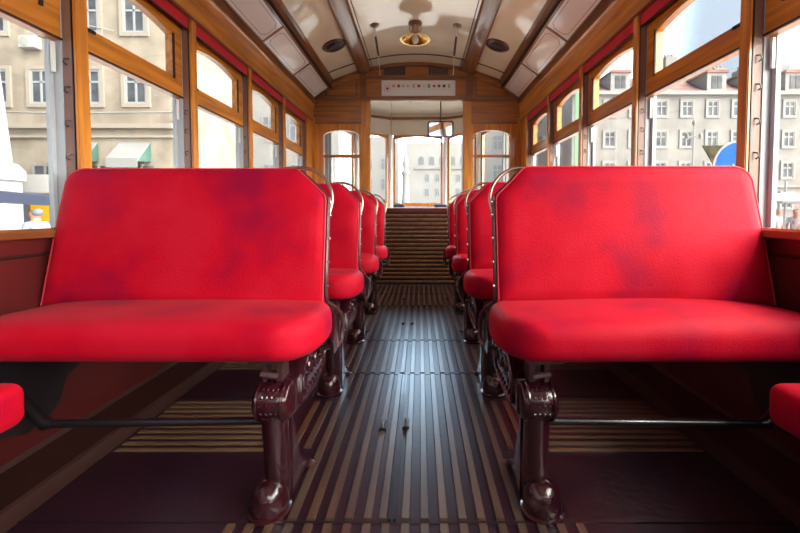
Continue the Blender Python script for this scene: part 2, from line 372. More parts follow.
# rear end wall behind the viewer, glazed above the belt
rw = MB().box((-1.2, Y0 - 0.05, 0), (1.2, Y0, 0.95)); rw.box((-1.2, Y0 - .05, 1.95), (1.2, Y0, 2.6))
for x in (-1.14, -0.5, 0.5, 1.14): rw.box((x - 0.06, Y0 - 0.05, 0.95), (x + 0.06, Y0, 1.95))
struct(rw.build('wall_rear', 'oak_x', smooth=0))
# ------------------------------------------------------------------ ceiling
NA = 24
def cz(x): return 2.345 + 0.21 * (1 - (x / 0.975) ** 2)
mb = MB(); prof = [(-0.975 + 1.95 * q / NA, cz(-0.975 + 1.95 * q / NA)) for q in range(NA + 1)]
prof2 = prof + [(x, z + 0.03) for x, z in prof[::-1]]
n_ = len(prof2)
mb.prism(prof2, YP, Y0, 4.66)
ceil = struct(mb.build('ceiling', 'cream', smooth=50))
for s in (-1, 1):
    pr = [(s * 0.525, cz(.525) - 0.03), (s * 0.535, cz(.535) - 0.038), (s * 0.645, cz(.645) - 0.038), (s * 0.655, cz(.655) - 0.03), (s * 0.66, cz(.66) + 0.004), (s * 0.52, cz(.52) + 0.004)]
    b = MB().prism(pr, YP, Y0, 4.60).build('beam', 'brown_y', ceil)
    MB().tube([(s * 0.500, Y0, cz(.5) - 0.002), (s * 0.500, 4.6, cz(.5) - 0.002)], 0.004, 6).build('bead', 'darkwood', b)
    MB().prism([(s * 0.945, cz(.945) - 0.010), (s * 0.975, cz(.975) - 0.012), (s * 0.99, cz(.975) + 0.02), (s * 0.945, cz(.945) + 0.003)], YP, Y0, 4.6).build('edge_trim', 'brown_y', ceil)
def arc_strip(y0, y1, drop, x0=-.96, x1=.96, z=lambda x: cz(x), n=24):
    xs = [x0 + (x1 - x0) * q / n for q in range(n + 1)]
    return MB().prism([(x, z(x) - drop) for x in xs] + [(x, z(x) + 0.002) for x in xs[::-1]], YP, y0, y1)
arc_strip(4.38, 4.395, 0.006).build('cross_bead', 'darkwood', ceil)
# roof outside (keeps the sun off the saloon)
mb = MB(); xs = [-1.36 + 2.72 * q / 20 for q in range(21)]
mb.prism([(x, 2.40 + 0.28 * (1 - (x / 1.36) ** 2)) for x in xs] + [(x, 2.43 + 0.28 * (1 - (x / 1.36) ** 2)) for x in xs[::-1]], YP, Y0, 6.3)
mb.build('roof_shell', 'cream_matte', ceil)

# ------------------------------------------------------------------ advert panels in the coves
def lerp(a, b, t): return a + (b - a) * t
adn = {0: 'nearest, cut by the top edge', 1: 'in the middle of its row', 2: 'farthest, next to the bulkhead'}
for s, side in ((-1, 'left'), (1, 'right')):
    for i in range(3):
        y1 = 4.53 - (2 - i) * 0.738; y0 = y1 - 0.716
        P0 = Vector((s * 1.150, 0, 2.139)); P1 = Vector((s * 0.992, 0, 2.250)); nrm = Vector((-s * (2.250 - 2.139), 0, -(1.150 - 0.992))).normalized()
        def F(u, v, w, P0=P0, P1=P1, nrm=nrm, y0=y0):   # u along Y, v across, w outwards
            q = P0.lerp(P1, v) + nrm * w; return (q.x, y0 + u, q.z)
        c = 0.03; L = y1 - y0
        t = empty('advert_panel', (s * 1.07, (y0 + y1) / 2, 2.19), 'cream placard in the %s ceiling cove, %s' % (side, adn[i]), 'placard', 'cream placards in the ceiling coves')
        MB().prism([(0, 0.02), (L, 0.02), (L, 0.98), (0, 0.98)], F, 0.002, 0.007).build('board', 'advert', t, smooth=0)
        def rect(m_, mv, cc, cv): return [(m_ + cc, mv), (L - m_ - cc, mv), (L - m_, mv + cv), (L - m_, 1 - mv - cv), (L - m_ - cc, 1 - mv), (m_ + cc, 1 - mv), (m_, 1 - mv - cv), (m_, mv + cv)]
        MB().ring(rect(0.035, 0.13, 0.04, 0.16), rect(0.0385, 0.148, 0.0395, 0.155), F, 0.007, 0.0078).build('border_line', 'inkline', t, smooth=0)
        MB().prism([(L, 0), (L + 0.022, 0), (L + 0.022, 1.0), (L, 1.0)], F, 0.0, 0.012).build('joint_strip', 'brown_x', t, smooth=0)
        MB().prism([(0, -0.03), (L, -0.03), (L, 0.03), (0, 0.03)], F, 0.0, 0.010).build('lower_rail', 'brown_y', t)
        MB().prism([(0, 0.97), (L, 0.97), (L, 1.03), (0, 1.03)], F, 0.0, 0.010).build('upper_rail', 'brown_y', t)

# ------------------------------------------------------------------ bulkhead
bk = MB()
bk.box((-1.2, YB, 0.0), (-0.62, YB + 0.04, 0.98)); bk.box((0.62, YB, 0.0), (1.2, YB + 0.04, 0.98))
bk.box((-1.2, YB, 1.87), (-0.53, YB + 0.04, 2.13)); bk.box((0.54, YB, 1.87), (1.2, YB + 0.04, 2.13))
xs = [-1.2 + 2.4 * q / 24 for q in range(25)]
bk.prism([(-1.2, 2.13), (1.2, 2.13)] + [(x, 2.39 + 0.2 * (1 - (x / 1.2) ** 2)) for x in xs[::-1]], YP, YB, YB + 0.04)
wb = struct(bk.build('wall_bulkhead', 'oak_x', smooth=0))
for s in (-1, 1):
    MB().box((s * 0.535, YB - 0.018, 0.0), (s * 0.63, YB + 0.05, 2.12)).build('post', 'oak_z', wb, bevel=0.006)
    MB().box((s * 0.575, YB - 0.02, 2.12), (s * 0.645, YB + 0.01, 2.52)).build('upper_post', 'brown_x', wb, bevel=0.004)
    MB().box((s * 1.165, YB - 0.02, 0.0), (s * 1.2, YB + 0.0, 1.93)).build('corner_post', 'oak_z', wb, bevel=0.004)
    # arched window and its frame
    N = 16; xi0, xi1 = s * 1.072, s * 0.652; xo0, xo1 = s * 1.165, s * 0.632
    inner = [(xi0, 0.99), (xi1, 0.99)]; outer = [(xo0, 0.94), (xo1, 0.94)]
    for q in range(N + 1):
        t = q / N; inner.append((xi1 + (xi0 - xi1) * t, 1.735 + 0.055 * (1 - (2 * t - 1) ** 2) ** 0.7)); outer.append((xo1 + (xo0 - xo1) * t, 1.868))
    fw = struct(MB().ring(outer, inner, YP, YB - 0.008, YB + 0.035).build('window_%d' % (17 if s < 0 else 18), 'oak_z', smooth=30))
    MB().box((xi0, YB - 0.004, 1.478), (xi1, YB + 0.025, 1.512)).build('transom', 'oak_x', fw, bevel=0.003)
    MB().box((xi0, YB + 0.012, 0.98), (xi1, YB + 0.016, 1.80)).build('pane', 'glass', fw, smooth=0)
    MB().box((s * 1.165, YB - 0.012, 1.862), (s * 0.632, YB + 0.0, 1.885)).build('window_head', 'brown_x', fw, bevel=0.003)
    # bevelled spandrel panel
    zc = lambda x: cz(abs(x)) - 0.055
    xs = [s * (0.68 + 0.37 * q / 10) for q in range(11)]
    def sp(d): return [(s * (0.68 + d), 2.17 + d), (s * (1.05 - d * 2), 2.17 + d)] + [(s * (1.05 - 2 * d - (0.37 - 3 * d) * q / 10), max(2.19 + d, cz(1.05 - 2 * d - (0.37 - 3 * d) * q / 10) - 0.07 - d)) for q in range(11)]
    MB().ring(sp(0), sp(0.014), YP, YB - 0.012, YB).build('panel_moulding', 'brown_x', wb)
    MB().box((s * 0.74, YB - 0.006, 1.905), (s * 1.14, YB, 1.915)).build('panel_line', 'brown_x', wb) if 0 else None
MB().box((-1.2, YB - 0.03, 2.125), (-0.53, YB, 2.15)).build('rail', 'brown_x', wb, bevel=0.004)
MB().box((0.54, YB - 0.03, 2.125), (1.2, YB, 2.15)).build('rail', 'brown_x', wb, bevel=0.004)
MB().box((-0.575, YB - 0.03, 2.137), (0.575, YB + 0.04, 2.165)).build('lintel', 'brown_x', wb, bevel=0.006)
MB().box((-0.575, YB - 0.028, 2.375), (0.575, YB, 2.402)).build('rail', 'brown_x', wb, bevel=0.005)
arc_strip(YB - 0.035, YB, 0.035).build('arched_trim', 'brown_x', wb)
arc_strip(YB - 0.02, YB, 0.075, .66, .96).build('arched_trim', 'oak_x', wb); arc_strip(YB - 0.02, YB, 0.075, -.96, -.66).build('arched_trim', 'oak_x', wb)
# rounded inner corners of the opening
for s, xx in ((-1, -0.535), (1, 0.535)):
    pts = [(xx, 2.14)] + [(xx - s * 0.045 + s * 0.045 * math.cos(a), 2.095 + 0.045 * math.sin(a)) for a in [PI / 2 * q / 6 for q in range(7)]][::-1]
    pts = [(xx, 2.145)] + [(xx - s * (0.045 - 0.045 * math.sin(a)), 2.10 + 0.045 * math.cos(a)) for a in [PI / 2 * q / 6 for q in range(7)]]
    MB().prism(pts, YP, YB - 0.005, YB + 0.035).build('corner_block', 'oak_z', wb)
# grilles
for s, nm in ((-1, 'left'), (1, 'right')):
    x0, x1 = (-0.365, -0.135) if s < 0 else (0.145, 0.36)
    t = empty('vent_grille', ((x0 + x1) / 2, YB - 0.005, 2.43), 'small dark slotted vent grille above the white pictogram strip, %s of the pair' % nm, 'vent', 'slotted vents above the doorway')
    box('backing', (x0, YB - 0.004, 2.42), (x1, YB - 0.001, 2.52), 'blackiron', t)
    MB().ring([(x0 - .012, 2.408), (x1 + .012, 2.408), (x1 + .012, 2.528), (x0 - .012, 2.528)], [(x0, 2.42), (x1, 2.42), (x1, 2.516), (x0, 2.516)], YP, YB - 0.016, YB - 0.002).build('frame', 'brown_x', t)
    mb = MB()
    for q in range(1, 8):
        x = x0 + (x1 - x0) * q / 8; mb.box((x - 0.003, YB - 0.009, 2.42), (x + 0.003, YB - 0.003, 2.517))
    mb.build('slats', 'brown_x', t)
# strip sign with pictograms
t = empty('pictogram_sign', (0.02, YB - 0.01, 2.19), 'long white strip sign with a row of small coloured pictograms above the doorway', 'sign')
box('plate', (-0.40, YB - 0.010, 2.180), (0.445, YB - 0.001, 2.355), 'signwhite', t)
mb = MB(); yf = YB - 0.0115
def disc(mb, x, z, r, m, n=12, y0=None, y1=None):
    mb.prism([(x + r * math.cos(2 * PI * q / n), z + r * math.sin(2 * PI * q / n)) for q in range(n)], YP, yf if y0 is None else y0, YB - 0.0098 if y1 is None else y1, m)
disc(mb, -0.333, 2.262, 0.040, 'ink_pale', 20); disc(mb, -0.333, 2.262, 0.034, 'signwhite', 20, yf - .0008); disc(mb, -0.333, 2.262, 0.017, 'ink_red', 16, yf - .0015)
mb.build('round_emblem', None, t, smooth=0)
cols = ['ink_yellow', 'ink_red', 'ink_pale', 'ink_pale', 'ink_orange', 'ink_red', 'ink_pale', 'ink_dark', 'ink_red', 'ink_red', 'ink_dark', 'ink_green']
yb_ = YB - 0.0098; k_ = 1.3
for q, c in enumerate(cols):
    x = -0.262 + q * 0.0578; z = 2.292; mb = MB()
    def pb(a0, z0, a1, z1, m, dy=0.0): mb.box((x + a0 * k_, yf - dy, z + z0 * k_), (x + a1 * k_, yb_, z + z1 * k_), m)
    if q in (2, 3): pb(-.012, -.010, -.006, .010, 'ink_dark'); pb(.004, -.010, .010, .010, c); pb(-.012, -.002, .01, .002, c)
    elif q == 6: pb(-.011, -.003, .011, .003, c); pb(-.003, -.011, .003, .011, c)
    elif q == 7: pb(-.013, .008, .013, .014, c); pb(-.005, -.008, .006, .008, c); pb(-.013, -.014, .013, -.008, c)
    elif q == 8: mb.prism([(x - 0.02, z + 0.010), (x + 0.02, z + 0.010), (x + 0.010, z - 0.015), (x - 0.008, z - 0.015)], YP, yf, yb_, c)
    elif q in (4, 11): pb(-.010, -.014, .010, .014, c); pb(-.003, -.004, .010, .004, 'signwhite', .0006)
    else: disc(mb, x, z, 0.0185, c)
    mb.build('pictogram', None, t, smooth=0)
    MB().box((x - 0.010, yf, 2.252), (x + 0.010, yb_, 2.255)).build('caption_line', 'ink_pale', t, smooth=0)

# slatted partition closing the aisle end
t = empty('slatted_partition', (0, YB, 0), 'dark brown roll-up partition of horizontal slats at the far end of the aisle', 'partition')
box('panel', (-0.53, YB + 0.012, 0.0), (0.53, YB + 0.03, 0.86), 'darkwood', t)
mb = MB()
for q in range(17):
    z = 0.022 + q * 0.0485; mb.prism([(YB + 0.012, z), (YB + 0.001, z + 0.004), (YB - 0.002, z + 0.014), (YB + 0.001, z + 0.024), (YB + 0.012, z + 0.028)], XP, -0.53, 0.53)
mb.build('slats', 'slatwood', t)
box('top_rail', (-0.53, YB - 0.006, 0.845), (0.53, YB + 0.045, 0.895), 'redpaint', t, bevel=0.006)

# ------------------------------------------------------------------ driver's platform beyond the bulkhead
fw = MB()
pts = [(-1.2, 5.35), (-0.86, 5.72), (-0.40, 5.98), (0.42, 5.98), (0.88, 5.72), (1.2, 5.35)]
def wall_seg(mb, p, q, z0, z1, th=0.04):
    (x0, y0), (x1, y1) = p, q
    mb.add([(x0, y0, z0), (x1, y1, z0), (x1, y1 + th, z0), (x0, y0 + th, z0), (x0, y0, z1), (x1, y1, z1), (x1, y1 + th, z1), (x0, y0 + th, z1)],
           [(0, 3, 2, 1), (4, 5, 6, 7), (0, 1, 5, 4), (1, 2, 6, 5), (2, 3, 7, 6), (3, 0, 4, 7)])
for a, b in zip(pts, pts[1:]):
    wall_seg(fw, a, b, -0.05, 0.93); wall_seg(fw, a, b, 1.985, 2.36)
we = struct(fw.build('wall_front', 'cream_matte', smooth=0))
md = MB()
for a, b in zip(pts, pts[1:]): wall_seg(md, (a[0], a[1] - 0.02), (b[0], b[1] - 0.02), 2.215, 2.25, 0.02)
md.build('moulding', 'brown_x', we)
mb = MB().prism([(-1.2, 2.30), (1.2, 2.30), (1.2, 2.34), (-1.2, 2.34)], YP, YB + 0.05, 6.02)
ce = struct(mb.build('ceiling', 'cream_matte', smooth=0))
i_ = 19
for a, b in zip(pts, pts[1:]):
    A, B = Vector((*a, 0)), Vector((*b, 0)); L = (B - A).length; d = (B - A) / L; nn = Vector((d.y, -d.x, 0)) * 1.0
    m0 = 0.045 if L > 0.7 else 0.04
    def F(u, v, w, A=A, d=d, nn=nn): q = A + d * u + nn * w; return (q.x, q.y, v)
    N = 10; g0, g1 = m0 + 0.028, L - m0 - 0.028
    inner = [(g0, 0.985), (g1, 0.985)] + [(g1 + (g0 - g1) * q / N, 1.93 + 0.035 * (1 - (2 * q / N - 1) ** 2)) for q in range(N + 1)]
    outer = [(m0, 0.935), (L - m0, 0.935)] + [(L - m0 + (2 * m0 - L) * q / N, 1.985) for q in range(N + 1)]
    wf = struct(MB().ring(outer, inner, F, -0.03, 0.01).build('window_%d' % i_, 'oak_z', smooth=0)); i_ += 1
    MB().prism([(g0, 0.98), (g1, 0.98), (g1, 1.97), (g0, 1.97)], F, -0.012, -0.009).build('pane', 'glass', wf, smooth=0)
for (x, y) in pts[1:-1]:
    MB().tube([(x, y - 0.0, 0.90), (x, y - 0.0, 2.0)], 0.034, 10).build('pillar', 'white', we)
led = struct(box('trim_1', (-0.75, 5.55, 0.885), (0.75, 5.96, 0.915), 'white'))
# side doors of the platform: pale frames
for s, side in ((-1, 'left'), (1, 'right')):
    d = struct(MB().box((s * 1.13, 4.70, 1.95), (s * 1.19, 5.36, 2.30)).build('door_%d' % (1 if s < 0 else 2), 'cream_matte', smooth=0))
    for y in (4.72, 4.93, 5.14, 5.31):
        MB().box((s * 1.135, y, -0.05), (s * 1.175, y + 0.04, 1.96)).build('stile', 'grey_wall', d, bevel=0.004)
    MB().box((s * 1.14, 4.70, 0.86), (s * 1.17, 5.35, 0.94)).build('mid_rail', 'grey_wall', d)
    MB().box((s * 1.14, 4.70, -0.05), (s * 1.17, 5.35, 0.86)).build('lower_panel', 'redpaint', d)
    # grab pole standing beside the side window
    x = -0.705 if s < 0 else 0.76
    p = MB().tube([(x + s * 0.0, 5.66, 0.93), (x, 5.60, 1.0), (x, 5.60, 1.88), (x + s * .06, 5.70, 1.90)], 0.011, 8).build('grab_pole', 'blackiron')
    tag(p, 'thin dark upright grab rail before the %s platform window' % side, 'handrail')
# driver's mirror hanging in the doorway (it reflects the red saloon)
t = empty('rear_view_mirror', (0.335, 5.28, 2.02), 'tilted rounded rear-view mirror hanging at the front of the tram', 'mirror')
def rr(w, h, r, n=6):
    o = []
    for cx, cy, a0 in ((w - r, h - r, 0), (-(w - r), h - r, PI / 2), (-(w - r), -(h - r), PI), (w - r, -(h - r), 1.5 * PI)):
        o += [(cx + r * math.cos(a0 + PI / 2 * q / n), cy + r * math.sin(a0 + PI / 2 * q / n)) for q in range(n + 1)]
    return o
MR = Matrix.Rotation(math.radians(-20), 3, 'Z') @ Matrix.Rotation(math.radians(3), 3, 'Y') @ Matrix.Rotation(math.radians(11), 3, 'X')
mc = Vector((0.295, 5.0, 1.875))
def F(u, v, w): q = MR @ Vector((u, w, v)) + mc; return tuple(q)
MB().ring(rr(0.168, 0.098, 0.03), rr(0.150, 0.082, 0.022), F, -0.010, 0.012).build('rim', 'navy', t)
MB().prism(rr(0.151, 0.083, 0.022), F, -0.004, 0.004).build('mirror_glass', 'mirror', t, smooth=0)
MB().tube([F(0, 0.09, 0), (0.30, 5.05, 2.10), (0.30, 5.12, 2.30)], 0.008).build('bracket', 'blackiron', t)
# hanging wire
w_ = MB().tube([(-0.295, 4.9, 2.30), (-0.20, 4.9, 2.215), (-0.08, 4.9, 2.185), (0.05, 4.9, 2.21), (0.11, 4.9, 2.30)], 0.004, 6).build('looped_wire', 'blackiron'); tag(w_, 'thin dark cable sagging in a loop under the cream front ceiling', 'cable')
w_ = MB().tube([(-0.335, 5.3, 2.30), (-0.335, 5.3, 1.9), (-0.34, 5.3, 1.2)], 0.004, 6).build('hanging_cord', 'steel'); tag(w_, 'thin grey cord hanging straight down left in the front doorway', 'cord')
for x0, x1, nm in ((-0.33, -0.18, 'left'), (0.24, 0.41, 'right')):
    o = rbox(((x0 + x1) / 2, 5.62, 0.936), ((x1 - x0) / 2, 0.05, 0.020), 0.012, n=(3, 2, 1)).build('dash_pouch', 'navy'); weld(o)
    tag(o, 'small dark blue box on the white front ledge, %s one of two' % nm, 'box', 'blue boxes on the front ledge')

# ------------------------------------------------------------------ ceiling fittings
for s, nm in ((-1, 'left'), (1, 'right')):
    x = s * 0.768; y = 3.84; z = cz(0.768) - 0.004; ang = math.atan(2 * 0.21 * 0.80 / 0.975 ** 2)
    t = empty('ceiling_vent', (x, y, z), 'round dark ventilation disc in the %s bay of the cream ceiling' % nm, 'vent', 'round ceiling vents')
    Mx = Matrix.Rotation(s * ang, 3, 'Y')
    def lat(prof, m, nm_):
        mb = MB(); mb.loft([[tuple(Mx @ Vector((r * math.cos(2 * PI * q / 28), r * math.sin(2 * PI * q / 28), zz)) + Vector((x, y, z))) for q in range(28)] for r, zz in prof]); return mb.build(nm_, m, t)
    lat([(0.115, 0.006), (0.117, -0.004), (0.108, -0.012), (0.094, -0.008), (0.092, 0.004)], 'frame_iron', 'rim')
    lat([(0.092, 0.0), (0.088, -0.006), (0.03, -0.010), (0.001, -0.011)], 'blackiron', 'disc')
    lat([(0.055, -0.009), (0.056, -0.014), (0.048, -0.014), (0.047, -0.009)], 'frame_iron', 'inner_ring')
# brass lamp
lx, ly = -0.003, 3.68; lz = cz(0)
t = empty('ceiling_lamp', (lx, ly, lz), 'brass ceiling lamp with flared round shade and clear bulb', 'lamp')
MB().lathe([(0.0005, 0.0), (0.062, 0.0), (0.064, -0.010), (0.05, -0.018), (0.032, -0.026), (0.030, -0.075), (0.040, -0.082), (0.040, -0.095), (0.028, -0.10)], (lx, ly, lz), 28).build('base', 'bronze', t)
MB().lathe([(0.030, -0.088), (0.042, -0.098), (0.075, -0.118), (0.115, -0.137), (0.134, -0.146), (0.137, -0.150), (0.133, -0.151), (0.112, -0.142), (0.072, -0.124), (0.038, -0.104), (0.026, -0.096)], (lx, ly, lz), 40).build('lamp_shade', 'brass', t)
MB().lathe([(0.012, -0.095), (0.018, -0.11), (0.029, -0.135), (0.033, -0.152), (0.029, -0.168), (0.015, -0.182), (0.001, -0.186)], (lx, ly, lz), 20).build('bulb', 'bulb', t)
for s in (-1, 1):
    a = MB().tube([(lx + s * .045, ly, lz - .012), (lx + s * .055, ly, lz - .05), (lx + s * .035, ly, lz - .09)], 0.004, 6).build('stay', 'brass', t)
# bell cords
for s, nm in ((-1, 'left'), (1, 'right')):
    x = -0.372 if s < 0 else 0.375; zc_ = cz(abs(x))
    t = empty('bell_cord', (x, 3.66, zc_), 'bell pull cord with dark leather sleeve running to the bulkhead, %s of the brass lamp' % nm, 'cord', 'bell cords below the ceiling')
    MB().lathe([(0.001, 0.0), (0.045, 0.0), (0.045, -0.005), (0.02, -0.012), (0.010, -0.018), (0.001, -0.018)], (x, 3.66, zc_), 20).build('ceiling_plate', 'bronze', t)
    P = [Vector((x, 3.66, zc_ - 0.01)), Vector((x * 1.01, 3.80, zc_ - 0.035)), Vector((x * 1.04, 4.18, 2.455)), Vector((x * 1.12, 4.64, 2.415))]
    MB().tube(P, 0.004, 6).build('cord', 'white', t)
    MB().tube([P[1], P[1].lerp(P[2], .06), P[1].lerp(P[2], .94), P[2]], [0.005, 0.011, 0.011, 0.005], 8).build('leather_sleeve', 'leather', t)

# ------------------------------------------------------------------ benches
def make_bench(s):
    XI, XO = (0.286, 1.232) if s < 0 else (0.303, 1.234)
    XT = 1.200 if s < 0 else 1.205
    t = empty('tram_bench', (s * 0.74, 1.2, 0))
    # seat cushion
    XC = XI - 0.046
    hx, hy, hz = (XO - XC) / 2, 0.185, 0.052
    def warp(q):
        x, y, z = q
        u, v = x / hx, y / hy
        z2 = z
        if z > 0: z2 += 0.016 * (1 - u * u) * (1 - v * v) + 0.006 * math.sin(5.3 * x + 1.2 * s) * (1 - v * v) * (1 - u * u)
        z2 -= 0.028 * (v + 1) / 2 if z < 0 else 0.008 * (v + 1) / 2
        # rounder toward the wall end at the back
        k = s * x / hx
        x += s * (0.045 if v > 0 else 0.075) * abs(v) ** 3 * (1 - k) / 2
        y2 = y * (1 - 0.02 * max(0, k) ** 2)
        if z > 0 and s * x > 0.25 * hx: z2 -= 0.018 * ((s * x / hx - 0.25) / .75) ** 3
        return (x, y2, z2)
    c = rbox((s * (XC + XO) / 2, 1.19, 0.508), (hx, hy, hz), (0.045, 0.050, 0.040), n=(22, 8, 2), warp=warp).build('seat_cushion', 'velvet', t); weld(c)
    zb = 0.508 - 0.052 - 0.014
    box('seat_board', (s * (XI + 0.05), 1.12, zb - 0.004), (s * (XO - 0.02), 1.33, zb + 0.012), 'blackiron', t)
    # backrest: outline with chamfered aisle corner, leaning back
    def outl(d):
        o = []
        z0, z1 = 0.535, (1.003 if s < 0 else 1.011)
        o += [(XI + d, z0 + d)]
        o += [(XI + d, 0.893 - d * .35)]
        # soft chamfer
        o += [(XI + d + 0.006, 0.912 - d * .5), (XI + 0.052 + d * .7, 0.955 - d * .7), (XI + 0.098 + d * .5, z1 - 0.006 - d), (XI + 0.112 + d * .4, z1 - d)]
        R = 0.065
        for q in range(8):
            a = PI / 2 * q / 7
            o.append((XT - R + (R - d) * math.sin(a), z1 - R + (R - d) * math.cos(a)))
        o += [(lerp(XT, XO, .43) - d, 0.80), (XO - d, z0 + d)]
        return o
    T = 0.060
    def P(xz, dep):      # dep: toward camera +
        x, z = xz; y = 1.352 + (z - 0.55) * 0.175 - dep
        return (s * x, y, z)
    rings = []
    for (d, dep) in ((0.06, T / 2 + 0.010), (0.03, T / 2 + 0.006), (0.012, T / 2 - 0.002), (0.003, T / 2 - 0.011), (0.0, 0.010), (0.0, -0.014), (0.004, -0.024), (0.014, -0.03)):
        rings.append([P(p, dep) for p in outl(d)])
    b = MB().loft(rings).build('backrest', 'velvet', t, smooth=60)
    # piping along the front edge
    pp = [P(p, T / 2 - 0.010) for p in outl(0.0015)]
    MB().tube(pp, 0.0028, 6).build('piping', 'piping', b)
    # edge frame bar following the aisle edge, then the lever down to the stand
    fx = XI - 0.006
    def Q(x, z, off=0.0): return (s * x, 1.352 + (z - 0.55) * 0.175 + off, z)
    bar = [Q(fx, 0.90, -.01), Q(fx, 0.80, -.01), Q(fx, 0.68, -.01), Q(fx, 0.575, -.01), Q(fx - 0.004, 0.545, 0), (s * (fx - 0.022), 1.395, 0.515), (s * (fx - 0.036), 1.425, 0.485), (s * (fx - 0.040), 1.435, 0.45), (s * (fx - 0.038), 1.43, 0.395), (s * (fx - 0.028), 1.41, 0.375), (s * (fx + 0.03), 1.38, 0.370)]
    fb = MB().tube(bar, 0.0075, 8).build('back_frame', 'frame_iron', t)
    MB().prism([(1.335, 0.37), (1.435, 0.37), (1.435, 0.49), (1.40, 0.52), (1.36, 0.50), (1.32, 0.42)], XP, s * (fx - 0.030), s * (fx - 0.022)).build('gusset', 'casting', fb)
    for z in (0.60, 0.68, 0.76, 0.84, 0.885):
        p = Q(fx - 0.006, z, -.014); mb = MB(); mb.tube([p, (p[0] - s * 0.004, p[1] - .002, p[2])], 0.0045, 8); mb.build('rivet', 'steel', fb)
    # chamfer edge strip
    MB().tube([P(outl(0)[1], 0.0), P(outl(0)[2], 0.0), P(outl(0)[3], 0.0), P(outl(0)[4], 0.0)], 0.006, 6).build('edge_strip', 'frame_iron', fb)
    # grab handle
    R = 0.108; hp = []
    cx_, cz_ = XI + 0.100, 0.892
    hp.append(P((XI + 0.155, 1.004), 0.0))
    for q in range(11):
        a = PI / 2 * q / 10; hp.append(P((cx_ - R * math.sin(a) * 1.08, cz_ + (0.116) * math.cos(a)), 0.0))
    hp += [P((XI - 0.013, 0.865), 0.0), P((XI - 0.008, 0.845), 0.002)]
    MB().tube(hp, 0.0062, 10).build('grab_handle', 'bronze', t)
    # stand: scroll, ornamental side casting
    xs0, xs1 = 0.322, 0.418
    st = MB()
    n = 20; cy, cz0, r = 1.108, 0.322, 0.053
    circ = [(cy + r * math.cos(2 * PI * q / n), cz0 + r * math.sin(2 * PI * q / n)) for q in range(n)]
    rg = []
    for (xx, k) in ((xs0 - 0.003, 0.72), (xs0, 0.90), (xs0 + 0.006, 1.0), (xs1 - 0.010, 1.0), (xs1 - 0.003, 0.92), (xs1, 0.76)):
        rg.append([(s * xx, cy + (u - cy) * k, cz0 + (v - cz0) * k) for u, v in circ])
    st.loft(rg)
    prof = [(1.10, 0.280), (1.16, 0.276), (1.25, 0.262), (1.37, 0.262), (1.445, 0.285), (1.475, 0.335), (1.465, 0.385), (1.43, 0.420), (1.34, 0.436), (1.26, 0.432), (1.20, 0.412), (1.155, 0.372), (1.12, 0.375)]
    st.prism(prof, XP, s * (xs0 - 0.008), s * (xs0 + 0.055))
    so = st.build('stand', 'casting', t, bevel=0.004, smooth=45)
    # raised rim and ornaments on the aisle face
    xo_ = s * (xs0 - 0.010)
    rim = [(xo_, u, v) for u, v in [(1.155, 0.292), (1.25, 0.282), (1.36, 0.282), (1.425, 0.300), (1.455, 0.338), (1.455, 0.380), (1.425, 0.410), (1.34, 0.425), (1.265, 0.421), (1.205, 0.400), (1.165, 0.365), (1.155, 0.292)]]
    orn = MB().tube(rim, 0.006, 6)
    for (a0, b0, rr_) in ((1.20, 0.335, 0.030), (1.27, 0.355, 0.036), (1.345, 0.352, 0.036), (1.41, 0.352, 0.028)):
        orn.tube([(xo_, a0 + rr_ * (1 - q / 22) * math.cos(q * 0.62), b0 + rr_ * (1 - q / 22) * math.sin(q * 0.62)) for q in range(19)], 0.0042, 6)
    for q in range(9): orn.tube([(xo_ + s * .001, 1.18 + q * .032, 0.298), (xo_ - s * .003, 1.18 + q * .032, 0.298)], 0.006, 6)
    orn.build('relief', 'casting', so)
    # ornament band on scroll front
    sb = MB(); sb.tube([(s * (xs0 + 0.014), cy + 0.0545 * math.cos(a), cz0 + 0.0545 * math.sin(a)) for a in [PI * (0.55 + 0.9 * q / 12) for q in range(13)]], 0.004, 6)
    sb.tube([(s * (xs1 - 0.014), cy + 0.0545 * math.cos(a), cz0 + 0.0545 * math.sin(a)) for a in [PI * (0.55 + 0.9 * q / 12) for q in range(13)]], 0.004, 6)
    for q in range(5):
        for w in range(4):
            a = PI * (0.70 + 0.14 * q); xx = xs0 + 0.028 + w * 0.0135
            p = Vector((s * xx, cy + 0.052 * math.cos(a), cz0 + 0.052 * math.sin(a))); d = Vector((0, math.cos(a), math.sin(a)))
            sb.tube([p, p + d * 0.003], [0.006, 0.003], 6)
    sb.build('scroll_band', 'casting', so)
    # latch levers on top of the scroll
    lv = MB(); lv.box((s * 0.345, 1.10, 0.375), (s * 0.362, 1.16, 0.445)); lv.box((s * 0.385, 1.09, 0.378), (s * 0.398, 1.13, 0.43)); lv.box((s * 0.330, 1.07, 0.436), (s * 0.43, 1.11, 0.444))
    lv.tube([(s * 0.352, 1.09, 0.395), (s * 0.40, 1.085, 0.405)], 0.009, 8)
    lv.build('seat_latch', 'frame_iron', t, bevel=0.002)
    # leg with foot
    lg = []
    def oval(cx, cyy, z, ax, ay, nn=20): return [(s * (cx + ax * math.cos(2 * PI * q / nn)), cyy + ay * math.sin(2 * PI * q / nn), z) for q in range(nn)]
    for cx, cyy, z, ax, ay in ((0.373, 1.115, 0.300, 0.036, 0.045), (0.373, 1.12, 0.24, 0.036, 0.045), (0.373, 1.13, 0.18, 0.035, 0.050), (0.374, 1.14, 0.12, 0.036, 0.058),
                               (0.374, 1.155, 0.085, 0.037, 0.062), (0.376, 1.165, 0.060, 0.039, 0.068), (0.378, 1.175, 0.035, 0.041, 0.075), (0.380, 1.18, 0.014, 0.042, 0.080), (0.380, 1.18, 0.001, 0.042, 0.080)):
        lg.append(oval(cx, cyy, z, ax, ay))
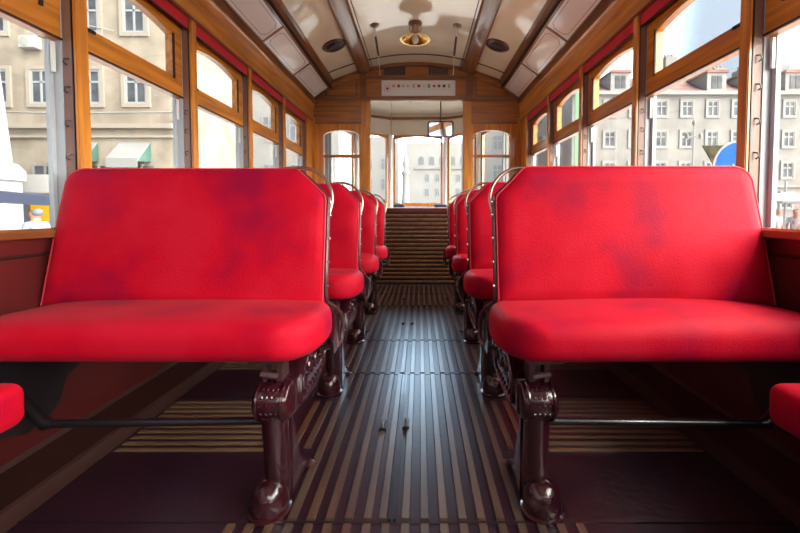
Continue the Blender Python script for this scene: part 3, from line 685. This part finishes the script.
    lo = MB().loft(lg).build('leg', 'casting', t, smooth=60)
    MB().lathe([(0.050, 0.001), (0.060, 0.002), (0.060, 0.010), (0.052, 0.013), (0.054, 0.035), (0.049, 0.060), (0.038, 0.080), (0.020, 0.093), (0.001, 0.097)], (s * 0.386, 1.103, 0), 24).build('toe', 'casting', lo)
    MB().lathe([(0.012, 0.0), (0.012, 0.006), (0.006, 0.009), (0.001, 0.009)], (s * 0.386, 1.060, 0.062), 10).build('bolt', 'frame_iron', lo)
    MB().prism([(1.15, 0.002), (1.31, 0.002), (1.33, 0.012), (1.28, 0.04), (1.22, 0.10), (1.18, 0.20), (1.15, 0.28)], XP, s * 0.335, s * 0.352).build('web', 'casting', lo, bevel=0.003)
    MB().lathe([(0.018, 0.001), (0.018, 0.006), (0.009, 0.014), (0.001, 0.015)], (s * 0.330, 1.315, 0.0), 14).build('rear_bolt', 'frame_iron', lo)
    # footrest rail
    fr_ = MB().tube([(s * 0.345, 1.13, 0.250), (s * 1.03, 1.11, 0.250)], 0.0115, 12).build('footrest_rail', 'blackiron', t)
    MB().tube([(s * 1.00, 1.11, 0.250), (s * 1.02, 1.11, 0.250), (s * 1.05, 1.12, 0.27), (s * 1.12, 1.14, 0.32)], [0.013, 0.018, 0.018, 0.012], 10).build('rail_bracket', 'blackiron', fr_)
    # wall-side support
    MB().prism([(0.99, 0.445), (1.00, 0.30), (1.06, 0.235), (1.14, 0.205), (1.20, 0.215), (1.245, 0.25), (1.275, 0.32), (1.33, 0.345), (1.37, 0.40), (1.38, 0.44)], XP, s * 1.10, s * 1.135).build('wall_support', 'blackiron', t, bevel=0.003)
    return t
protos = {-1: make_bench(-1), 1: make_bench(1)}
index_kids()
order = ['nearest the viewer', 'second from the viewer', 'third from the viewer', 'farthest, by the slatted partition']
for s, side in ((-1, 'left'), (1, 'right')):
    p = protos[s]; bl = p.location.copy()
    for i in range(4):
        o = p if i == 0 else copy_tree(p)
        o.location = bl + Vector((0, 0.745 * i, 0))
        tag(o, 'red velvet tram bench on %s of aisle, %s' % (side, order[i]), 'bench', 'red benches on the %s of the aisle' % side)

# side benches along the walls at the very front, only their ends show
for s, side in ((-1, 'left'), (1, 'right')):
    xi = 0.885 if s < 0 else 0.855; w = (1.17 - xi) / 2
    t = empty('side_bench', (s * (xi + w), 0.5, 0.0), 'red padded end of a low side bench at the %s edge of the picture' % side, 'bench', 'low side benches along the walls')
    c = rbox((s * (xi + w), 0.475, 0.402), (w, 0.46, 0.052), 0.03, n=(4, 8, 2)).build('seat_cushion', 'velvet', t); weld(c)
    box('support', (s * (xi + 0.06), 0.06, 0.06), (s * 1.15, 0.86, 0.352), 'darkwood', t)

# small floor fittings
for x, y in ((-0.105, 1.545), (-0.016, 1.56)):
    t = empty('floor_catch', (x, y, 0.0), 'small steel floor catch set between the tread slats, %s of the two' % ('left' if x < -.05 else 'right'), 'floor catch', 'steel catches in the aisle floor')
    MB().box((x - 0.014, y - 0.035, 0.0), (x + 0.014, y + 0.035, 0.014)).build('plate', 'blackiron', t, bevel=0.002)
    MB().tube([(x, y - 0.028, 0.015), (x, y - 0.022, 0.024), (x, y + 0.004, 0.024), (x, y + 0.012, 0.016)], 0.005, 8).build('hook', 'steel', t)
for x, y in ((-0.09, 3.0), (-0.02, 3.0), (-0.12, 3.85), (0.30, 3.85)):
    o = MB().box((x - 0.010, y - 0.015, 0.0), (x + 0.012, y + 0.02, 0.013)).build('floor_plate', 'blackiron')
    tag(o, 'tiny dark plate in far aisle floor, %s' % {(-0.09, 3.0): 'nearer pair, left one', (-0.02, 3.0): 'nearer pair, right one', (-0.12, 3.85): 'farther row, left one', (0.30, 3.85): 'farther row, right one'}[(x, y)], 'floor plate', 'small floor plates')
pts_ = [(-0.47, 1.21, 0.004), (-0.44, 1.30, 0.006), (-0.43, 1.38, 0.03)]
for q in range(15):
    a = 2 * PI * q / 11; pts_.append((-0.455 + 0.045 * math.cos(a) - q * .0006, 1.42 + 0.03 * math.sin(a), 0.018 + 0.004 * q))
o = MB().tube(pts_, 0.0022, 6).build('loose_cable', 'blackiron'); tag(o, 'thin black cable looped on the floor beside the left front leg', 'cable')
o = MB().lathe([(0.012, 0.0), (0.014, 0.02), (0.010, 0.045), (0.001, 0.05)], (-0.425, 1.415, 0.012), 10).build('cable_plug', 'blackiron'); tag(o, 'small black plug at the cable beside the left front leg', 'plug')

# ------------------------------------------------------------------ outside
def facade(name, Y, x0, x1, z0, z1, m, cols, rows, ww, wh, label, cat='building', depth=6, frame='winframe', pane='winpane', arched=(), surround=None, skip=()):
    t = empty(name, ((x0 + x1) / 2, Y, z0), label, cat)
    box('wall', (x0, Y, z0), (x1, Y + depth, z1), m, t)
    for x in cols:
        for r_, z in enumerate(rows):
            if (round(x, 1), r_) in skip: continue
            a0, a1, b0, b1 = x - ww / 2, x + ww / 2, z - wh / 2, z + wh / 2
            w = MB(); f = 0.09 * ww
            ar = 0.16 * wh if r_ in arched else 0.0
            N = 8; top = [(a1 + (a0 - a1) * q / N, b1 + ar * (1 - (2 * q / N - 1) ** 2)) for q in range(N + 1)]
            topi = [(a1 - f + (a0 - a1 + 2 * f) * q / N, b1 - f + ar * (1 - (2 * q / N - 1) ** 2)) for q in range(N + 1)]
            w.ring([(a0, b0), (a1, b0)] + top, [(a0 + f, b0 + f), (a1 - f, b0 + f)] + topi, YP, Y - 0.05, Y + 0.02)
            w.box((x - f / 2, Y - 0.045, b0), (x + f / 2, Y, b1 + ar * .9)); w.box((a0, Y - 0.045, lerp(b0, b1, .64) - f / 2), (a1, Y, lerp(b0, b1, .64) + f / 2))
            w_ = w.build('window', frame, t, smooth=0)
            MB().prism([(a0, b0), (a1, b0)] + top, YP, Y - 0.015, Y - 0.005).build('pane', pane, w_, smooth=0)
            if surround:
                g_ = 0.16
                MB().ring([(a0 - g_, b0 - g_), (a1 + g_, b0 - g_)] + [(lerp(a1 + g_, a0 - g_, q / N), b1 + g_ + ar * (1 - (2 * q / N - 1) ** 2)) for q in range(N + 1)], [(a0, b0), (a1, b0)] + top, YP, Y - 0.09, Y).build('surround', surround, w_, smooth=0)
    return t
# left: beige block, facade seen square on
b = facade('apartment_building', 18.0, -27, -10.9, -0.75, 18, 'beige', [-20.9, -18.7, -16.75, -14.6, -12.55], [9.5, 6.4, 3.3 + 3.0 - 6.0 + 1.4][:2], 0.95, 1.5, 'old beige apartment block with arched upper windows, through the left front windows', arched=(0,), surround='beige_band')
box('ledge', (-27, 17.75, 4.55), (-10.9, 18.0, 4.75), 'beige_band', b); box('ledge', (-27, 17.85, 4.15), (-10.9, 18.0, 4.25), 'beige_band', b)
for x in (-19.5, -16.7, -14.3, -12.4):
    box('shop_opening', (x - 0.45, 17.9, 0.2), (x + 0.55, 18.02, 2.9), 'winpane', b)
    box('door_frame', (x - 0.55, 17.88, 0.2), (x - 0.42, 18.0, 3.0), 'palewall', b); box('door_frame', (x + 0.0, 17.88, 0.2), (x + 0.1, 18.0, 3.0), 'palewall', b)
o = empty('air_conditioner', (-16.95, 17.7, 8.2), 'white air conditioner box on the beige facade', 'air conditioner')
box('casing', (-17.35, 17.6, 7.98), (-16.62, 17.94, 8.5), 'ext_white', o, bevel=0.02)
disc_ = MB(); disc_.prism([(-17.1 + .2 * math.cos(2 * PI * q / 16), 8.24 + .2 * math.sin(2 * PI * q / 16)) for q in range(16)], YP, 17.58, 17.6); disc_.build('fan_grille', 'grey_wall', o)
for x, nm in ((-19.4, 'leftmost, beside the white pedestal'), (-16.65 + .0, 'second from the left'), (-14.95, 'middle one'), (-12.6, 'rightmost, beside the arched doorway')):
    if x == -16.65: continue
    o = empty('awning', (x, 17.4, 2.9), 'pale grey awning with green side on the beige block, %s' % nm, 'awning', 'awnings on the beige block')
    MB().prism([(17.95, 3.95), (17.95, 3.8), (17.1, 2.95), (17.1, 3.15)], XP, x - 0.72, x + 0.62).build('canopy', 'awning', o)
    MB().prism([(17.95, 3.9), (17.95, 3.1), (17.1, 3.0)], XP, x + 0.62, x + 0.65).build('side_flap', 'awning_green', o)
    box('valance', (x - 0.72, 17.08, 2.75), (x + 0.62, 17.11, 3.1), 'awning', o)
# pale buildings seen through the further left windows
facade('apartment_building', 30.0, -18.4, -6.0, -0.75, 16, 'grey_wall', [-17.2, -15.1, -13.2, -11.2, -9.2, -7.4], [3.5, 7, 10.5, 14], 1.0, 1.9, 'pale grey white block seen hazily through the farther left windows', pane='farpane')
# right: long white block with tiled roof and dormers
Y = 36.0; cols = [14.9 + 0.0 + 2.28 * k for k in range(12)]
cols = [16.95 + 2.28 * (k - 1) for k in range(12)]
b = facade('townhouse_block', Y, 13.6, 44, -0.75, 11.3, 'palewall', cols, [10.05, 7.35, 4.6, 1.9], 0.95, 1.35, 'long white building with red tiled roof and dormers, through the right windows', surround='farwall')
box('eaves', (13.4, Y - 0.4, 11.2), (44.2, Y + 0.1, 11.5), 'farwall', b); box('ledge', (13.6, Y - 0.2, 3.05), (44, Y, 3.25), 'grey_wall', b)
MB().prism([(Y - 0.3, 11.5), (Y + 3.6, 13.9), (Y + 6, 13.9), (Y + 6, 11.4)], XP, 13.6, 44).build('roof', 'rooftile', b)
for x in (17.7, 21.3, 26.2, 29.8, 33.1, 36.5):
    d = box('dormer', (x - 0.85, Y - 0.25, 11.5), (x + 0.85, Y + 2.8, 13.1), 'farwall', b)
    MB().prism([(x - 1.0, 13.1), (x + 1.0, 13.1), (x + 0.85, 13.35), (x - 0.85, 13.35)], YP, Y - 0.4, Y + 2.9).build('dormer_roof', 'rooftile', d)
    box('dormer_window', (x - 0.45, Y - 0.29, 11.75), (x - 0.05, Y - 0.25, 12.85), 'winpane', d); box('dormer_window', (x + 0.05, Y - 0.29, 11.75), (x + 0.45, Y - 0.25, 12.85), 'winpane', d)
for x, z in ((23.9, 15.6), (28.6, 14.5), (31.0, 14.4), (34.5, 14.7)):
    c_ = box('chimney', (x - 0.55, Y + 2.5, 13), (x + 0.55, Y + 3.6, z), 'palewall', b)
    for q in range(3): box('chimney_pot', (x - 0.42 + q * .33, Y + 2.9, z), (x - 0.22 + q * .33, Y + 3.1, z + 0.35), 'grey_wall', c_)
# narrower sunlit houses further down the right side
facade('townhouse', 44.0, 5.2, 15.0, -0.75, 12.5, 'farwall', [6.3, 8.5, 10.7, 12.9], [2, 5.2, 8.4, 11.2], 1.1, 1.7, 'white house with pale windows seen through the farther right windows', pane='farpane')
o = box('green_pillar', (13.1, 34, -0.75), (13.5, 34.1, 12), 'greenban'); tag(o, 'tall pale green pillar strip before the far houses on the right', 'pillar')
# far square seen through the windscreen
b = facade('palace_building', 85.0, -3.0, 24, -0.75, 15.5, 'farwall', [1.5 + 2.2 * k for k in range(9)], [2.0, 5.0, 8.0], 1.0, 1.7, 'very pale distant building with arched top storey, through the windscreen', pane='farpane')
for k in range(9):
    x = 0.3 + 2.2 * k
    MB().prism([(x - 0.55, 10.8), (x + 0.55, 10.8)] + [(x + 0.55 * math.cos(a), 12.0 + 0.55 * math.sin(a)) for a in [PI * q / 8 for q in range(9)]], YP, 84.95, 85.02).build('arch', 'farpane', b)
box('ledge', (-1, 84.7, 9.9), (24, 85, 10.3), 'grey_wall', b)
facade('apartment_building', 60.0, -16, -3.2, -0.75, 12, 'farwall', [-14.5 + 2.3 * k for k in range(5)], [2, 5, 8], 1.1, 1.7, 'pale distant block at the left of the windscreen view', pane='farpane')
# pale monument column in the square
t = empty('monument', (-1.4, 40, -0.75), 'slender pale statue column in the distant square', 'monument')
box('pedestal', (-2.0, 39.4, -0.75), (-0.8, 40.6, 1.6), 'grey_wall', t)
MB().lathe([(0.5, 2.3), (0.4, 2.7), (0.32, 5.2), (0.45, 5.5), (0.28, 5.7), (0.26, 6.0), (0.36, 6.5), (0.2, 6.9), (0.18, 7.3), (0.05, 7.5)], (-1.4, 40, -0.75), 14).build('column', 'grey_wall', t)
# big white pedestal near the left edge
t = empty('stone_pedestal', (-15, 12, -0.75), 'big white stone monument base at the left edge, seen through the window', 'monument')
MB().prism([(-17, -0.75), (-12.84, -0.75), (-12.84, 1.85), (-17, 1.85)], YP, 11, 13).build('base', 'stone', t)
MB().prism([(-17, 1.85), (-12.75, 1.85), (-12.75, 2.15), (-13.0, 2.4), (-17, 2.4)], YP, 10.9, 13.05).build('moulding', 'stone', t)
MB().prism([(-17, 2.4), (-13.06, 2.4), (-13.55, 7.2), (-17, 7.2)], YP, 11.1, 12.95).build('shaft', 'stone', t)
# slate grey handrail bar and yellow vehicle
o = MB().prism([(-12.6, 1.66), (-7.9, 1.18), (-7.9, 0.98), (-12.6, 1.22)], YP, 8.8, 9.1).build('shelter_roof', 'slate'); tag(o, 'slate blue shelter roof edge crossing the white stone pedestal', 'shelter')
box('shelter_post', (-8.2, 8.9, -0.75), (-8.1, 9.0, 1.0), 'slate', o) ; box('shelter_post', (-12.4, 8.9, -0.75), (-12.3, 9.0, 1.3), 'slate', o)
t = empty('yellow_kiosk', (-13.4, 15.2, -0.75), 'yellow kiosk with white roof behind the person, through the left window', 'kiosk')
box('roof', (-15.6, 14.4, 1.5), (-12.7, 16.0, 2.2), 'ext_white', t, bevel=0.05); box('body', (-14.2, 14.6, -0.75), (-12.8, 15.9, 1.5), 'yellow', t, bevel=0.03); box('door_opening', (-14.8, 14.7, -0.75), (-14.25, 15.8, 1.5), 'farpane', t)

def person(name, x, y, face, label, shirt, hair, h=1.70, zf=-0.75):
    t = empty(name, (x, y, zf), label, 'person')
    k = h / 1.7; R = Matrix.Rotation(face, 3, 'Z')
    def skin(nm, vs, es, m, parent, root=0):
        me = bpy.data.meshes.new(nm); me.from_pydata([tuple(R @ Vector(v[:3]) * k + Vector((x, y, zf))) for v in vs], es, [])
        o = bpy.data.objects.new(nm, me); COL.objects.link(o); me.materials.append(MATS[m])
        md_ = o.modifiers.new('skin', 'SKIN')
        lay = me.skin_vertices[0].data if me.skin_vertices else None
        if lay is None:
            bm = bmesh.new(); bm.from_mesh(me); bm.verts.layers.skin.verify(); bm.to_mesh(me); bm.free(); lay = me.skin_vertices[0].data
        for i, v in enumerate(vs): lay[i].radius = (v[3] * k, (v[4] if len(v) > 4 else v[3]) * k); lay[i].use_root = (i == root)
        md_.use_smooth_shade = True
        sb = o.modifiers.new('subdivision', 'SUBSURF'); sb.levels = 1; sb.render_levels = 1
        o.parent = parent; o.matrix_parent_inverse = Matrix.Translation(-abs_loc(parent)); return o
    V = [(0, 0, 0.92, .13, .10), (0, 0, 1.15, .13, .10), (0, 0, 1.36, .13, .09), (0, -0.01, 1.45, .065), (0, -0.03, 1.51, .085, .10), (0, -0.03, 1.60, .105, .125), (0, -0.02, 1.67, .075),
         (-.18, 0, 1.38, .055), (-.24, 0, 1.12, .042), (-.22, -.10, .90, .033), (-.22, -.15, .83, .03), (.18, 0, 1.38, .055), (.24, 0, 1.12, .042), (.22, -.10, .90, .033), (.22, -.15, .83, .03),
         (-.09, 0, .84, .085), (-.10, -.01, .48, .06), (-.10, .02, .09, .04), (-.10, -.12, .03, .035), (.09, 0, .84, .085), (.10, -.01, .48, .06), (.10, .02, .09, .04), (.10, -.12, .03, .035)]
    E_ = [(0, 1), (1, 2), (2, 3), (3, 4), (4, 5), (5, 6), (2, 7), (7, 8), (8, 9), (9, 10), (2, 11), (11, 12), (12, 13), (13, 14), (0, 15), (15, 16), (16, 17), (17, 18), (0, 19), (19, 20), (20, 21), (21, 22)]
    body = skin('body', V, E_, 'skin', t)
    skin('shirt', [(0, 0, 0.90, .155, .125), (0, 0, 1.15, .15, .12), (0, 0, 1.37, .15, .105), (-.19, 0, 1.38, .07), (-.245, 0, 1.14, .055), (.19, 0, 1.38, .07), (.245, 0, 1.14, .055), (0, 0, 1.44, .07)], [(0, 1), (1, 2), (2, 3), (3, 4), (2, 5), (5, 6), (2, 7)], shirt, t)
    skin('trousers', [(0, 0, 0.93, .15, .12), (-.09, 0, .82, .10), (-.10, -.01, .48, .075), (-.10, .02, .12, .06), (.09, 0, .82, .10), (.10, -.01, .48, .075), (.10, .02, .12, .06)], [(0, 1), (1, 2), (2, 3), (0, 4), (4, 5), (5, 6)], 'trousers', t)
    skin('hair', [(0, 0.045, 1.54, .10, .10), (0, 0.03, 1.64, .115, .125), (0, 0.0, 1.70, .085)], [(0, 1), (1, 2)], hair, t)
    return t
person('person', -7.92, 8.3, math.radians(-100), 'grey-haired person in a pale blue shirt in profile outside the left window', 'shirt_blue', 'greyhair', 1.66)
person('person', 13.6, 15.2, math.radians(20), 'person in a white shirt below the white parasol, outside the right window', 'shirt_white', 'brownhair', 1.72)
person('person', 13.2, 14.0, math.radians(-50), 'person in white at the far right edge, outside the right window', 'shirt_white', 'brownhair', 1.70)
# parasol
t = empty('parasol', (14.8, 16.2, -0.75), 'open white parasol behind the people outside the right window', 'parasol')
MB().lathe([(1.5, 1.95), (1.5, 2.02), (0.9, 2.22), (0.3, 2.36), (0.02, 2.40), (0.02, 2.36), (0.9, 2.18)], (14.8, 16.2, -0.75), 8).build('canopy', 'ext_white', t, smooth=0)
MB().tube([(14.8, 16.2, -0.75), (14.8, 16.2, 2.1)], 0.035, 8).build('pole', 'ext_white', t)
# blue arrow sign, back of a triangular sign
t = empty('road_sign', (3.68, 4.6, -0.75), 'round blue road sign with white arrow and white rim', 'road sign')
def dsc(r, y0, y1, m, nm): MB().prism([(3.70 + r * math.cos(2 * PI * q / 48), 1.365 + r * math.sin(2 * PI * q / 48)) for q in range(48)], YP, y0, y1).build(nm, m, t)
dsc(0.305, 4.60, 4.62, 'ext_white', 'rim'); dsc(0.284, 4.595, 4.60, 'blue', 'face')
ar = [(-0.15, -0.16), (-0.02, -0.14), (-0.055, -0.10), (0.13, 0.10), (0.09, 0.14), (-0.10, -0.05), (-0.13, -0.01)]
ar = [(3.74 + u, 1.42 + v) for u, v in ar]
MB().prism(ar, YP, 4.59, 4.595).build('arrow', 'ext_white', t)
MB().tube([(3.70, 4.65, -0.75), (3.70, 4.65, 1.70)], 0.03, 10).build('pole', 'steel', t)
t = empty('road_sign', (3.72, 4.9, -0.75), 'olive back of a triangular sign peeping out behind the round blue sign', 'road sign')
MB().prism([(3.48, 1.66), (3.98, 1.66), (3.73, 1.24)], YP, 4.90, 4.92).build('plate', 'olive', t)
MB().tube([(3.76, 4.94, -0.75), (3.76, 4.94, 1.6)], 0.025, 8).build('pole', 'steel', t)
# street lamp
t = empty('street_lamp', (17.0, 25, -0.75), 'slender ornate street lamp with side arms before the white building', 'street lamp')
MB().tube([(17.0, 25, -0.75), (17.0, 25, 0.3), (17.0, 25, 6.2)], [0.12, 0.06, 0.04], 8).build('pole', 'grey_wall', t)
for s in (-1, 1):
    MB().tube([(17, 25, 5.6), (17 + s * .25, 25, 5.45), (17 + s * .40, 25, 5.35), (17 + s * .42, 25, 5.5)], 0.035, 6).build('arm', 'grey_wall', t)
    MB().lathe([(0.03, 0), (0.09, 0.08), (0.11, 0.22), (0.05, 0.32), (0.01, 0.38)], (17 + s * .42, 25, 5.4), 8).build('lantern', 'palewall', t)
MB().lathe([(0.03, 0), (0.09, 0.08), (0.11, 0.22), (0.05, 0.32), (0.01, 0.38)], (17, 25, 6.2), 8).build('lantern', 'palewall', t)
# overhead wires
for i, (a, b, lab) in enumerate((((-16.9, 17.88, 9.7), (-13.4, 17.88, 8.8), 'white overhead cable slanting across the beige facade, upper one'), ((-21.5, 17.98, 5.4), (-10.9, 17.98, 5.3), 'thin overhead cable crossing the beige facade above the awnings'))):
    o = MB().tube([a, tuple((p + q) / 2 - (0.1 if j == 2 else 0) for j, (p, q) in enumerate(zip(a, b))), b], 0.02, 6).build('overhead_cable', 'ext_white'); tag(o, lab, 'cable')
